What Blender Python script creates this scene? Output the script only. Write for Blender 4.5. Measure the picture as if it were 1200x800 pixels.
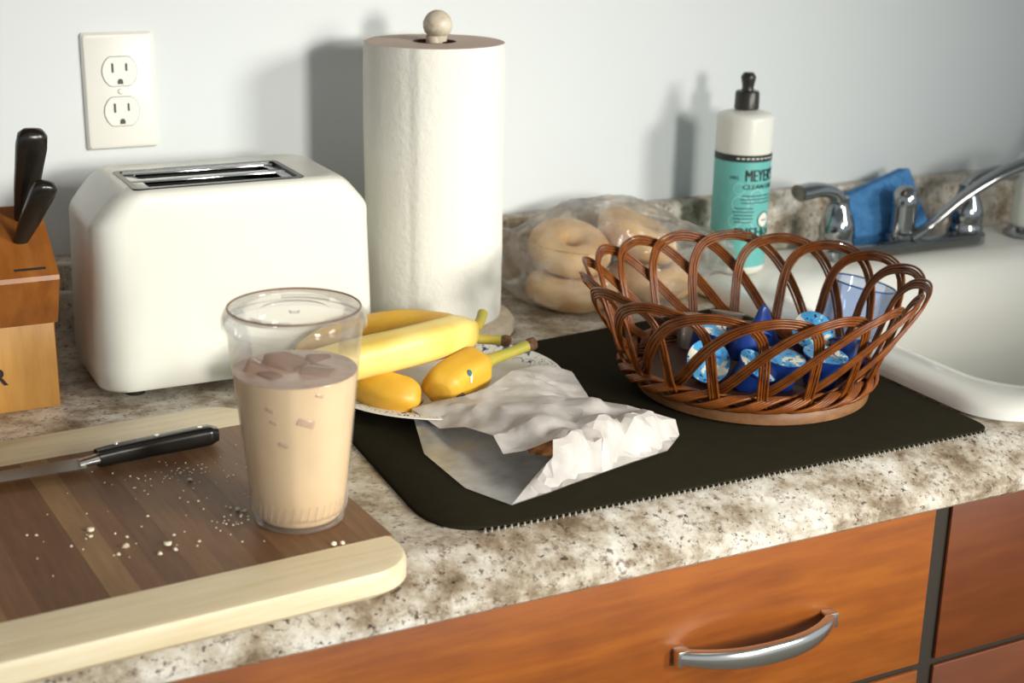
import bpy, bmesh, math, random
from mathutils import Vector, Matrix, noise
from mathutils.geometry import delaunay_2d_cdt
PI = math.pi
random.seed(7)
for o in list(bpy.data.objects):
    bpy.data.objects.remove(o)
S = bpy.context.scene
C = S.collection

# ------------------------------------------------------------------ camera, light, exposure
YAW, PITCH, ROLL = math.radians(27.307), math.radians(17.792), math.radians(1.187)
fw = Vector((math.sin(YAW) * math.cos(PITCH), math.cos(YAW) * math.cos(PITCH), -math.sin(PITCH)))
rt0 = Vector((math.cos(YAW), -math.sin(YAW), 0))
up0 = rt0.cross(fw)
rt = rt0 * math.cos(ROLL) + up0 * math.sin(ROLL)
up = -rt0 * math.sin(ROLL) + up0 * math.cos(ROLL)
cam_d = bpy.data.cameras.new('camera')
cam = bpy.data.objects.new('camera', cam_d)
C.objects.link(cam)
cam.matrix_world = Matrix(((rt.x, up.x, -fw.x, -0.3130), (rt.y, up.y, -fw.y, -1.4591), (rt.z, up.z, -fw.z, 0.4582), (0, 0, 0, 1)))
cam_d.sensor_width = 36
cam_d.lens = 1710.88 / 1200 * 36
cam_d.clip_start = 0.02
cam_d.dof.use_dof = True
cam_d.dof.focus_distance = 1.21
cam_d.dof.aperture_fstop = 7.0
S.camera = cam

world = bpy.data.worlds.new('room_light')
S.world = world
world.use_nodes = True
world.node_tree.nodes['Background'].inputs[0].default_value = (0.86, 0.93, 1.0, 1)
world.node_tree.nodes['Background'].inputs[1].default_value = 0.62

def window_light(name, target, theta, elev, dist, sx, sy, watts, color, spread):
    d = Vector((math.sin(theta) * math.cos(elev), -math.cos(theta) * math.cos(elev), math.sin(elev)))
    l = bpy.data.lights.new(name, 'AREA')
    l.shape = 'RECTANGLE'; l.size = sx; l.size_y = sy; l.energy = watts; l.color = color; l.spread = spread
    o = bpy.data.objects.new(name, l); C.objects.link(o)
    o.location = Vector(target) + d * dist
    o.rotation_euler = (-d).to_track_quat('-Z', 'Y').to_euler()
    return o
window_light('window_light_near', (0.2, -0.2, 0.06), math.radians(11), math.radians(11), 3.2, 0.35, 0.5, 4.1, (1.0, 0.975, 0.895), math.radians(40))
window_light('window_light_side', (0.2, -0.2, 0.06), math.radians(34), math.radians(17), 3.2, 0.6, 0.7, 4.4, (1.0, 0.975, 0.895), math.radians(40))
ceil = window_light('ceiling_lamp', (0.15, -0.75, 0.0), 0.0, math.radians(84), 1.6, 0.5, 0.5, 0.7, (1.0, 0.95, 0.84), math.radians(150))
S.view_settings.view_transform = 'Standard'
S.view_settings.look = 'None'
S.view_settings.gamma = 1
S.view_settings.use_curve_mapping = False
S.view_settings.exposure = -0.12

# ------------------------------------------------------------------ materials
def lin(h):
    if isinstance(h, str):
        h = h.lstrip('#'); v = [int(h[i:i + 2], 16) / 255 for i in (0, 2, 4)]
        return tuple((c / 12.92 if c <= .04045 else ((c + .055) / 1.055) ** 2.4) for c in v) + (1,)
    return tuple(h) + (1,) if len(h) == 3 else tuple(h)

def new_mat(name):
    m = bpy.data.materials.new(name); m.use_nodes = True
    nt = m.node_tree; b = nt.nodes['Principled BSDF']
    return m, nt, b

def N(nt, t, **kw):
    n = nt.nodes.new(t)
    for k, v in kw.items():
        setattr(n, k, v)
    return n

def coords(nt, scale=(1, 1, 1), rot=(0, 0, 0), gen='Object'):
    tc = N(nt, 'ShaderNodeTexCoord'); mp = N(nt, 'ShaderNodeMapping')
    mp.inputs['Scale'].default_value = scale; mp.inputs['Rotation'].default_value = rot
    nt.links.new(tc.outputs[gen], mp.inputs['Vector'])
    return mp.outputs['Vector']

def noise_fac(nt, vec, scale, detail=4, rough=.55):
    n = N(nt, 'ShaderNodeTexNoise'); n.inputs['Scale'].default_value = scale
    n.inputs['Detail'].default_value = detail; n.inputs['Roughness'].default_value = rough
    nt.links.new(vec, n.inputs['Vector'])
    return n.outputs['Fac']

def ramp(nt, fac, stops):
    r = N(nt, 'ShaderNodeValToRGB'); e = r.color_ramp.elements
    while len(e) < len(stops): e.new(0.5)
    for el, (p, c) in zip(e, stops):
        el.position = p; el.color = lin(c)
    nt.links.new(fac, r.inputs['Fac'])
    return r.outputs['Color']

def mixc(nt, fac, a, b, mode='MIX'):
    m = N(nt, 'ShaderNodeMix', data_type='RGBA', blend_type=mode)
    for sock, v in ((m.inputs[0], fac), (m.inputs[6], a), (m.inputs[7], b)):
        if isinstance(v, bpy.types.NodeSocket): nt.links.new(v, sock)
        elif isinstance(v, (int, float)): sock.default_value = v
        else: sock.default_value = lin(v)
    return m.outputs[2]

def bump(nt, b, fac, strength, dist=.002):
    bp = N(nt, 'ShaderNodeBump'); bp.inputs['Strength'].default_value = strength; bp.inputs['Distance'].default_value = dist
    nt.links.new(fac, bp.inputs['Height']); nt.links.new(bp.outputs[0], b.inputs['Normal'])

def simple(name, col, rough=.5, metal=0, var=None, vscale=30, bmp=0, bscale=200, bdist=.001, spec=None, coat=0, stretch=(1, 1, 1)):
    m, nt, b = new_mat(name)
    b.inputs['Base Color'].default_value = lin(col); b.inputs['Roughness'].default_value = rough; b.inputs['Metallic'].default_value = metal
    if spec is not None: b.inputs['Specular IOR Level'].default_value = spec
    if coat: b.inputs['Coat Weight'].default_value = coat; b.inputs['Coat Roughness'].default_value = .12
    v = coords(nt, stretch)
    if var: nt.links.new(ramp(nt, noise_fac(nt, v, vscale), [(.3, col), (.7, var)]), b.inputs['Base Color'])
    if bmp: bump(nt, b, noise_fac(nt, v, bscale, 3), bmp, bdist)
    return m

def film(name, tint, haze, hazecol, rough=.08, gloss=1.0, bmp=0, bscale=60, ior=1.45, through=.45):
    """thin clear sheet: transparent + a share of diffuse haze + fresnel gloss"""
    m = bpy.data.materials.new(name); m.use_nodes = True; nt = m.node_tree
    nt.nodes.remove(nt.nodes['Principled BSDF']); out = nt.nodes['Material Output']
    tr = N(nt, 'ShaderNodeBsdfTransparent'); tr.inputs[0].default_value = lin(tint)
    df = N(nt, 'ShaderNodeBsdfDiffuse'); df.inputs[0].default_value = lin(hazecol)
    tl = N(nt, 'ShaderNodeBsdfTranslucent'); tl.inputs[0].default_value = lin(hazecol)
    m1 = N(nt, 'ShaderNodeMixShader'); m1.inputs[0].default_value = through
    nt.links.new(df.outputs[0], m1.inputs[1]); nt.links.new(tl.outputs[0], m1.inputs[2])
    m2 = N(nt, 'ShaderNodeMixShader')
    if isinstance(haze, tuple):
        v = coords(nt); f = noise_fac(nt, v, haze[2], 3)
        mr = N(nt, 'ShaderNodeMapRange'); mr.inputs[1].default_value = .35; mr.inputs[2].default_value = .65
        mr.inputs[3].default_value = haze[0]; mr.inputs[4].default_value = haze[1]
        nt.links.new(f, mr.inputs[0]); nt.links.new(mr.outputs[0], m2.inputs[0])
    else: m2.inputs[0].default_value = haze
    nt.links.new(tr.outputs[0], m2.inputs[1]); nt.links.new(m1.outputs[0], m2.inputs[2])
    gl = N(nt, 'ShaderNodeBsdfGlossy'); gl.inputs['Roughness'].default_value = rough
    fr = N(nt, 'ShaderNodeFresnel'); fr.inputs[0].default_value = ior
    mu = N(nt, 'ShaderNodeMath', operation='MULTIPLY'); mu.inputs[1].default_value = gloss
    nt.links.new(fr.outputs[0], mu.inputs[0])
    m3 = N(nt, 'ShaderNodeMixShader'); nt.links.new(mu.outputs[0], m3.inputs[0])
    nt.links.new(m2.outputs[0], m3.inputs[1]); nt.links.new(gl.outputs[0], m3.inputs[2])
    nt.links.new(m3.outputs[0], out.inputs[0])
    if bmp:
        v = coords(nt); bp = N(nt, 'ShaderNodeBump'); bp.inputs['Strength'].default_value = bmp; bp.inputs['Distance'].default_value = .004
        nt.links.new(noise_fac(nt, v, bscale, 4), bp.inputs['Height'])
        nt.links.new(bp.outputs[0], gl.inputs['Normal']); nt.links.new(bp.outputs[0], fr.inputs['Normal'])
    return m

def wood(name, c1, c2, c3, stretch, scale=6, rough=.4, bmp=.05, coat=0):
    m, nt, b = new_mat(name)
    v = coords(nt, stretch)
    f = noise_fac(nt, v, scale, 8, .62)
    f2 = noise_fac(nt, coords(nt), 9, 3)
    col = mixc(nt, .35, ramp(nt, f, [(.28, c1), (.5, c2), (.72, c3)]), ramp(nt, f2, [(.3, c1), (.7, c3)]))
    nt.links.new(col, b.inputs['Base Color'])
    b.inputs['Roughness'].default_value = rough
    if coat: b.inputs['Coat Weight'].default_value = coat; b.inputs['Coat Roughness'].default_value = .25
    bump(nt, b, f, bmp, .0008)
    return m

def granite():
    m, nt, b = new_mat('granite_laminate')
    v = coords(nt)
    big = noise_fac(nt, v, 26, 7, .7)
    base = ramp(nt, big, [(.32, '#75634e'), (.42, '#9d8e78'), (.52, '#c6bdad'), (.64, '#e2ddd2')])
    mid = noise_fac(nt, v, 95, 7, .75)
    c = mixc(nt, ramp(nt, mid, [(.54, (0, 0, 0)), (.65, (.8, .8, .8))]), base, '#6f5a48')
    fine = noise_fac(nt, coords(nt, (1, 1, 1), (0, 0, .6)), 170, 6, .7)
    c = mixc(nt, ramp(nt, fine, [(.575, (0, 0, 0)), (.65, (.95, .95, .95))]), c, '#38291f')
    red = noise_fac(nt, coords(nt, (1, 1.3, 1), (0, 0, 2)), 110, 5, .65)
    c = mixc(nt, ramp(nt, red, [(.60, (0, 0, 0)), (.68, (.9, .9, .9))]), c, '#62433b')
    nt.links.new(c, b.inputs['Base Color'])
    b.inputs['Roughness'].default_value = .36
    return m

M = {}
M['wall'] = simple('wall_paint', '#d2d6d5', .75, var='#ced3d4', vscale=3, bmp=.12, bscale=160, bdist=.0006)
M['granite'] = granite()
M['cabinet'] = wood('cabinet_wood', '#6b340a', '#8a470f', '#a05c17', (1.6, 14, 14), 5, .42, .04, 0)
M['cabinet_dimmed'] = wood('cabinet_wood_dimmed', '#5c2a0b', '#6b340f', '#783e15', (1.6, 14, 14), 5, .42, .04, 0)  # cabinet wood again, darkened to stand in for light fading towards the right
M['gap'] = simple('dark_face_frame', '#2a2218', .6, bmp=.1)
M['white_plastic'] = simple('white_plastic', '#dcdcd1', .22, bmp=.02, bscale=300)
M['white_matte'] = simple('white_plate_plastic', '#dedcd3', .38, bmp=.02)
M['outline'] = simple('shadow_gap_grey', '#8f9089', .7, bmp=.05)
M['black'] = simple('black_plastic', '#26231a', .35, bmp=.05)
M['black_gloss'] = simple('black_handle', '#1c1a15', .25, bmp=.03)
M['chrome'] = simple('chrome', '#9a9d9e', .1, 1, bmp=.01, bscale=40)
M['steel'] = simple('brushed_steel', '#dddcd6', .2, 1, bmp=.05, bscale=400, stretch=(1, 8, 8))
M['blade'] = simple('dull_knife_blade', '#8a867c', .3, 1, bmp=.03, stretch=(8, 1, 1))
M['slot_dark'] = simple('slot_interior', '#3a332b', .5, .6, bmp=.05)
M['paper_towel'] = simple('paper_towel', '#e0ded3', .95, bmp=.55, bscale=150, bdist=.0016, spec=.1)
M['towel_end'] = simple('towel_end', '#dccfc3', .95, bmp=.4, bscale=320, spec=.1)
M['core'] = simple('cardboard_core', '#4a3826', .9, bmp=.1)
M['pale_wood'] = wood('pale_worn_wood', '#8a7458', '#c0ae94', '#d8ccb8', (6, 6, 2), 9, .55, .05)
M['knob'] = wood('stained_knob_wood', '#5a3a1e', '#cfc3ab', '#e2dccb', (1, 1, 1), 55, .45, .05)
M['sink'] = simple('white_enamel', '#e9e8df', .14, bmp=.01, bscale=20)
M['mat'] = simple('black_fabric_mat', '#29251a', .97, var='#252217', vscale=60, bmp=.3, bscale=900, spec=.06)
M['stitch'] = simple('pale_stitching', '#a9a59a', .9, bmp=.1)
M['board_light'] = wood('pale_bamboo', '#d2bd92', '#e2d1ac', '#ebdec0', (2, 26, 26), 7, .45, .04)
STRIP = [('#64422a', '#7a5330', '#83603c'), ('#664630', '#7a5636', '#896442'), ('#5a3b26', '#6f4b2e', '#7c5838'), ('#7c5c3a', '#916f48', '#a27f55'), ('#694830', '#7d5a3a', '#8e6a45')]
for i, cs in enumerate(STRIP):
    M['strip%d' % i] = wood('dark_bamboo_%d' % i, cs[0], cs[1], cs[2], (24, 2, 24), 9, .5, .06)
M['block_light'] = wood('block_front_wood', '#a5702f', '#c08a42', '#cd9a52', (14, 14, 2), 6, .45, .05)
M['block_dark'] = wood('block_stained_wood', '#7a4518', '#9c5c22', '#b0702f', (14, 3, 5), 6, .35, .05, .15)
M['crumb'] = simple('bread_crumb', '#eadfc4', .9, bmp=.2)
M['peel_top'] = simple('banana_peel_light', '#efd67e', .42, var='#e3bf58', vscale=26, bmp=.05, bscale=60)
M['peel'] = simple('banana_peel', '#e2b13c', .45, var='#d09a28', vscale=24, bmp=.05, bscale=60)
M['stem'] = simple('banana_stem', '#aeb04c', .55, var='#c8a93a', vscale=60, bmp=.1)
M['stem_end'] = simple('banana_stem_end', '#4a2f1e', .8, var='#7d5a3a', vscale=300, bmp=.5, bscale=300)
M['bagel'] = simple('bagel_crust', '#e6c592', .5, var='#cb9a5c', vscale=22, bmp=.15, bscale=80)
M['wicker'] = simple('varnished_wicker', '#5f2e0d', .34, var='#884b17', vscale=70, bmp=.15, bscale=120, spec=.35, coat=.06)
M['basket_wood'] = wood('basket_base_wood', '#5f3b21', '#835936', '#966d46', (4, 4, 9), 16, .5, .05)
M['basket_floor'] = simple('basket_floor_weave', '#4a2510', .6, bmp=.3, bscale=200)
M['cream_blue'] = simple('dark_blue_tub', '#1d3f8e', .3, bmp=.03)
M['clear_tub'] = film('clear_tub', '#ffffff', .35, '#e8e4da', .1)
M['sponge'] = simple('blue_sponge', '#4f8cc2', .9, var='#3a72a8', vscale=90, bmp=.9, bscale=170, bdist=.004)
M['sponge_pale'] = simple('pale_blue_scourer', '#6aa9dc', .9, var='#4d92cf', vscale=60, bmp=.6, bscale=200, bdist=.003)
M['soap_bottle'] = simple('milky_soap_bottle', '#dcdcd2', .3, bmp=.02)
M['soap_bottle'].node_tree.nodes['Principled BSDF'].inputs['Subsurface Weight'].default_value = .3
M['soap_bottle'].node_tree.nodes['Principled BSDF'].inputs['Subsurface Radius'].default_value = (.02, .02, .02)
M['teal'] = simple('teal_label', '#6cbab3', .4, var='#64b0aa', vscale=40, bmp=.02)
M['teal_pale'] = simple('pale_teal_print', '#93d2cc', .4, bmp=.02)
M['ink'] = simple('black_label_ink', '#1f2422', .45, bmp=.02)
M['label_white'] = simple('white_label_print', '#e8e6da', .4, bmp=.02)
M['cup'] = film('clear_cup_plastic', '#ffffff', .12, '#f2efe4', .06, .4)
M['lid'] = film('clear_lid_plastic', '#ffffff', .12, '#f0eee4', .07, .5)
M['coffee'] = simple('iced_milk_coffee', '#e3c8a2', .25, var='#d9b98f', vscale=14, bmp=.02, bscale=30)
M['coffee_top'] = simple('iced_coffee_surface', '#b8927c', .2, var='#ceb096', vscale=60, bmp=.1, bscale=60)
M['ice'] = film('ice', '#ead8cc', .45, '#d2b4a2', .05, .5)
M['glass_blue'] = film('pale_blue_glass', '#eaf0fc', .07, '#d2def5', .05, .6)
M['glass_rim'] = film('blue_glass_rim', '#8ea6d8', .35, '#6f8fd0', .05, 1.0)
M['bag_film'] = film('clear_bag_film', '#ffffff', (.05, .30, 34), '#fbf9f2', .16, .6, .35, 55)
M['glassine'] = film('white_glassine', '#e8e8e4', (.66, .9, 40), '#ece6df', .3, .4, .15, 60, through=.15)
M['glassine_thin'] = film('thin_glassine', '#f0f1f4', (.12, .38, 40), '#e6e6ea', .3, .35, through=.2)
M['pastry'] = simple('baked_pastry', '#7a4a22', .6, var='#a86c3a', vscale=60, bmp=.6, bscale=120, bdist=.003)
M['cord'] = simple('white_cord', '#d9d8d0', .5, bmp=.03)
M['floor'] = simple('floor_vinyl', '#cdc4b4', .6, var='#c4bbaa', vscale=6, bmp=.05)
M['burnt'] = simple('burnt_lettering', '#2b2118', .8, bmp=.1)
M['sticker_teal'] = simple('teal_sticker', '#3f6f7c', .3, bmp=.02)
M['lid_edge'] = film('tinted_lid_edge', '#e2cfc4', .35, '#c3a597', .1, .5)
M['gold'] = simple('gold_rim', '#b89a55', .3, .8, bmp=.02)
M['foil_brown'] = simple('brown_foil_lid', '#8a5a3c', .4, var='#c9b49c', vscale=160, bmp=.2)

def lid_print():
    m, nt, b = new_mat('printed_blue_lid')
    v = coords(nt)
    f = noise_fac(nt, v, 52, 3, .6)
    c = ramp(nt, f, [(.36, '#1d4c9e'), (.42, '#3f9ad6'), (.54, '#5ab0e2'), (.56, '#e6e2cc'), (.63, '#f0ecda')])
    f2 = noise_fac(nt, coords(nt, (1, 1, 1), (0, 0, 1)), 190, 2, .5)
    c = mixc(nt, ramp(nt, f2, [(.62, (0, 0, 0)), (.66, (1, 1, 1))]), c, '#18336f')
    nt.links.new(c, b.inputs['Base Color']); b.inputs['Roughness'].default_value = .3
    return m
M['lid_print'] = lid_print()

def plate_print():
    """white paper plate, rim printed with teal and navy motifs repeating round the edge"""
    m, nt, b = new_mat('printed_paper_plate')
    tc = N(nt, 'ShaderNodeTexCoord'); sp = N(nt, 'ShaderNodeSeparateXYZ'); nt.links.new(tc.outputs['Object'], sp.inputs[0])
    at = N(nt, 'ShaderNodeMath', operation='ARCTAN2'); nt.links.new(sp.outputs[1], at.inputs[0]); nt.links.new(sp.outputs[0], at.inputs[1])
    ln = N(nt, 'ShaderNodeVectorMath', operation='LENGTH')
    cb = N(nt, 'ShaderNodeCombineXYZ'); nt.links.new(sp.outputs[0], cb.inputs[0]); nt.links.new(sp.outputs[1], cb.inputs[1]); nt.links.new(cb.outputs[0], ln.inputs[0])
    pol = N(nt, 'ShaderNodeCombineXYZ')
    k = N(nt, 'ShaderNodeMath', operation='MULTIPLY'); k.inputs[1].default_value = .11; nt.links.new(at.outputs[0], k.inputs[0])
    nt.links.new(k.outputs[0], pol.inputs[0]); nt.links.new(ln.outputs['Value'], pol.inputs[1])
    vo = N(nt, 'ShaderNodeTexVoronoi', feature='F1'); vo.inputs['Scale'].default_value = 48; nt.links.new(pol.outputs[0], vo.inputs['Vector'])
    wv = N(nt, 'ShaderNodeMath', operation='SINE'); w2 = N(nt, 'ShaderNodeMath', operation='MULTIPLY'); w2.inputs[1].default_value = 34
    nt.links.new(vo.outputs['Distance'], w2.inputs[0]); nt.links.new(w2.outputs[0], wv.inputs[0])
    ring = ramp(nt, wv.outputs[0], [(.86, (0, 0, 0)), (.93, (1, 1, 1))])
    pal = ramp(nt, vo.outputs['Color'], [(.25, '#2b2f6e'), (.45, '#e7e6dd'), (.6, '#8fc4bd'), (.75, '#c9c06a')])
    c = mixc(nt, ring, '#e9e7de', pal)
    dot = noise_fac(nt, pol.outputs[0], 120, 2, .4)
    c = mixc(nt, ramp(nt, dot, [(.6, (0, 0, 0)), (.64, (1, 1, 1))]), c, '#25306f')
    lo = N(nt, 'ShaderNodeMath', operation='GREATER_THAN'); lo.inputs[1].default_value = .091; nt.links.new(ln.outputs['Value'], lo.inputs[0])
    hi = N(nt, 'ShaderNodeMath', operation='LESS_THAN'); hi.inputs[1].default_value = .1105; nt.links.new(ln.outputs['Value'], hi.inputs[0])
    band = N(nt, 'ShaderNodeMath', operation='MULTIPLY'); nt.links.new(lo.outputs[0], band.inputs[0]); nt.links.new(hi.outputs[0], band.inputs[1])
    c = mixc(nt, band.outputs[0], '#eae7dd', c)
    nt.links.new(c, b.inputs['Base Color']); b.inputs['Roughness'].default_value = .55
    return m
M['plate'] = plate_print()

# ------------------------------------------------------------------ mesh helpers
def build(name, vf, mat, parent=None, smooth=True, loc=(0, 0, 0), rot=(0, 0, 0), sharp=None):
    verts, faces = vf
    me = bpy.data.meshes.new(name)
    me.from_pydata([tuple(v) for v in verts], [], faces)
    bm = bmesh.new(); bm.from_mesh(me)
    bmesh.ops.remove_doubles(bm, verts=bm.verts, dist=1e-6)
    bmesh.ops.recalc_face_normals(bm, faces=bm.faces)
    bm.to_mesh(me); bm.free()
    if smooth:
        for p in me.polygons: p.use_smooth = True
        me.set_sharp_from_angle(angle=math.radians(sharp if sharp else 40))
    mats = mat if isinstance(mat, (list, tuple)) else [mat]
    for mm in mats: me.materials.append(M[mm])
    o = bpy.data.objects.new(name, me); C.objects.link(o)
    o.location = loc; o.rotation_euler = rot
    if parent: o.parent = parent
    return o

def thing(name, label, cat, loc=(0, 0, 0), rot=(0, 0, 0), group=None):
    o = bpy.data.objects.new(name, None); C.objects.link(o)
    o.location = loc; o.rotation_euler = rot; o.empty_display_size = .02
    return tag(o, label, cat, group)

def tag(o, label, cat, group=None):
    o['label'] = label; o['category'] = cat
    if group: o['group'] = group
    return o

def structure(o, label=None):
    o['kind'] = 'structure'
    if label: o['label'] = label
    return o

def join(*parts):
    V, F = [], []
    for v, f in parts:
        k = len(V); V += [tuple(p) for p in v]; F += [tuple(i + k for i in q) for q in f]
    return V, F

def xf(vf, mat):
    return [mat @ Vector(p) for p in vf[0]], vf[1]

def rbox(x0, x1, y0, y1, z0, z1, r=.0, seg=2):
    bm = bmesh.new(); bmesh.ops.create_cube(bm, size=1)
    for v in bm.verts:
        v.co = Vector(((x0 + x1) / 2 + v.co.x * (x1 - x0), (y0 + y1) / 2 + v.co.y * (y1 - y0), (z0 + z1) / 2 + v.co.z * (z1 - z0)))
    if r > 0: bmesh.ops.bevel(bm, geom=bm.edges[:], offset=r, segments=seg, profile=.5, affect='EDGES')
    bm.verts.index_update()
    out = [v.co.copy() for v in bm.verts], [tuple(v.index for v in f.verts) for f in bm.faces]
    bm.free(); return out

def lathe(prof, n=48, a0=0, a1=2 * PI):
    full = abs(a1 - a0 - 2 * PI) < 1e-6
    m = n if full else n + 1
    V = []
    for r, z in prof:
        for i in range(m):
            a = a0 + (a1 - a0) * i / n
            V.append((r * math.cos(a), r * math.sin(a), z))
    F = []
    for j in range(len(prof) - 1):
        for i in range(n):
            i2 = (i + 1) % m
            if prof[j][0] < 1e-7 and prof[j + 1][0] < 1e-7: continue
            F.append((j * m + i, j * m + i2, (j + 1) * m + i2, (j + 1) * m + i))
    return V, F

def loft(rings, cap0=True, cap1=True, closed=False):
    n = len(rings[0]); V = [p for r in rings for p in r]; F = []
    for j in range(len(rings) - 1):
        for i in range(n):
            F.append((j * n + i, j * n + (i + 1) % n, (j + 1) * n + (i + 1) % n, (j + 1) * n + i))
    if cap0: F.append(tuple(range(n))[::-1])
    if cap1: F.append(tuple(range((len(rings) - 1) * n, len(rings) * n)))
    return V, F

def catmull(pts, per=8):
    P = [Vector(p) for p in pts]; out = []
    for i in range(len(P) - 1):
        p0 = P[i - 1] if i else P[0] * 2 - P[1]; p1, p2 = P[i], P[i + 1]
        p3 = P[i + 2] if i + 2 < len(P) else P[-1] * 2 - P[-2]
        for k in range(per):
            t = k / per
            out.append(.5 * ((2 * p1) + (p2 - p0) * t + (2 * p0 - 5 * p1 + 4 * p2 - p3) * t * t + (3 * p1 - p0 - 3 * p2 + p3) * t ** 3))
    out.append(P[-1]); return out

def interp(vals, n):
    out = []
    for i in range(n):
        t = i / (n - 1) * (len(vals) - 1); k = min(int(t), len(vals) - 2); f = t - k
        out.append(vals[k] * (1 - f) + vals[k + 1] * f)
    return out

def tube(pts, rad, n=10, caps=True, shape=None, flat=(1, 1), upv=(0, 0, 1)):
    pts = [Vector(p) for p in pts]
    R = rad if isinstance(rad, (list, tuple)) else [rad] * len(pts)
    if len(R) != len(pts): R = interp(list(R), len(pts))
    rings = []; nrm = None
    for i, p in enumerate(pts):
        t = (pts[min(i + 1, len(pts) - 1)] - pts[max(i - 1, 0)]).normalized()
        if nrm is None:
            u = Vector(upv)
            if abs(u.dot(t)) > .95: u = Vector((1, 0, 0))
            nrm = (u - t * u.dot(t)).normalized()
        else:
            nrm = (nrm - t * nrm.dot(t)).normalized()
        bn = t.cross(nrm)
        ring = []
        for k in range(n):
            a = 2 * PI * k / n; s = shape(a) if shape else 1
            ring.append(p + (nrm * math.cos(a) * flat[0] + bn * math.sin(a) * flat[1]) * R[i] * s)
        rings.append(ring)
    return loft(rings, caps, caps)

def rrect(hx, hy, r, z, cx=0, cy=0, n=8):
    """rounded rectangle ring, 4*(n+1) points"""
    r = min(r, hx, hy); out = []
    for q, (sx, sy) in enumerate(((1, 1), (-1, 1), (-1, -1), (1, -1))):
        for k in range(n + 1):
            a = PI / 2 * q + PI / 2 * k / n
            out.append((cx + sx * (hx - r) + r * math.cos(a), cy + sy * (hy - r) + r * math.sin(a), z))
    return out

def prism(poly, axis, a, b):
    """extrude 2D poly along axis ('x': poly is (y,z); 'z': poly is (x,y); 'y': poly is (x,z))"""
    def P(p, t):
        return {'x': (t, p[0], p[1]), 'y': (p[0], t, p[1]), 'z': (p[0], p[1], t)}[axis]
    return loft([[P(p, a) for p in poly], [P(p, b) for p in poly]])

def text_mesh(txt, size, extrude=0, bold=0.0):
    cu = bpy.data.curves.new('lettering', 'FONT'); cu.body = txt; cu.size = size; cu.extrude = extrude; cu.align_x = 'CENTER'; cu.offset = bold
    o = bpy.data.objects.new('lettering_tmp', cu); C.objects.link(o)
    bpy.context.view_layer.update()
    me = o.to_mesh()
    V = [v.co.copy() for v in me.vertices]; F = [tuple(p.vertices) for p in me.polygons]
    o.to_mesh_clear(); bpy.data.objects.remove(o); bpy.data.curves.remove(cu)
    return V, F

# ------------------------------------------------------------------ setting
o = structure(build('wall_back', rbox(-2.2, 3.2, 0, .1, -.91, 1.66), 'wall', smooth=False), 'pale blue-grey painted kitchen wall')
o = structure(build('floor', rbox(-2.2, 3.2, -4.2, .1, -.96, -.91), 'floor', smooth=False), 'brown vinyl kitchen floor')

o = structure(build('ceiling', rbox(-2.2, 3.2, -4.2, .1, 1.66, 1.74), 'wall', smooth=False), 'flat painted kitchen ceiling')

# countertop: rolled nose in front, low cove and backsplash behind
FY = -.639
SX0, SX1, SY0, SY1 = .617, 1.40, -.592, -.028      # sink outline
def counter_profile(x):
    p = [(-.021, 0), (-.57, 0), (-.587, -.0004), (-.597, -.0030), (-.607, -.0068), (-.617, -.0114), (-.627, -.0166), (-.635, -.0220), (FY, -.027), (FY + .001, -.034), (FY + .006, -.038), (FY + .03, -.038), (FY + .03, -.03), (-.021, -.03)]
    return p
ctop = thing('countertop', 'speckled cream and brown granite-look countertop with rolled front edge', 'countertop', (0, 0, 0))
p = counter_profile(0)
# cut around the sink: left run, front strip, back strip, right run
build('worktop', prism(p, 'x', -1.2, SX0 + .03), 'granite', ctop, sharp=30)
pf = [(SY0 + .03, 0)] + p[1:12] + [(SY0 + .03, -.03)]
pf = [q for q in pf if q[0] <= SY0 + .0301]
build('worktop_front_strip', prism(pf, 'x', SX0 + .03, SX1 - .03), 'granite', ctop, sharp=30)
build('worktop_back_strip', rbox(SX0 + .03, SX1 - .03, SY1 - .03, -.021, -.03, 0), 'granite', ctop, smooth=False)
build('worktop_right_run', prism(p, 'x', SX1 - .03, 2.2), 'granite', ctop, sharp=30)
bs = [(-.001, -.03), (-.001, .0865), (-.012, .0865), (-.017, .085), (-.0198, .081), (-.0205, .012), (-.023, .005), (-.029, .0006), (-.029, -.001), (-.021, -.03)]
bsp = build('backsplash', prism(bs, 'x', -1.2, 2.2), 'granite', None, sharp=30)
tag(bsp, 'low granite-look backsplash running along the foot of the wall', 'backsplash')

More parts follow.
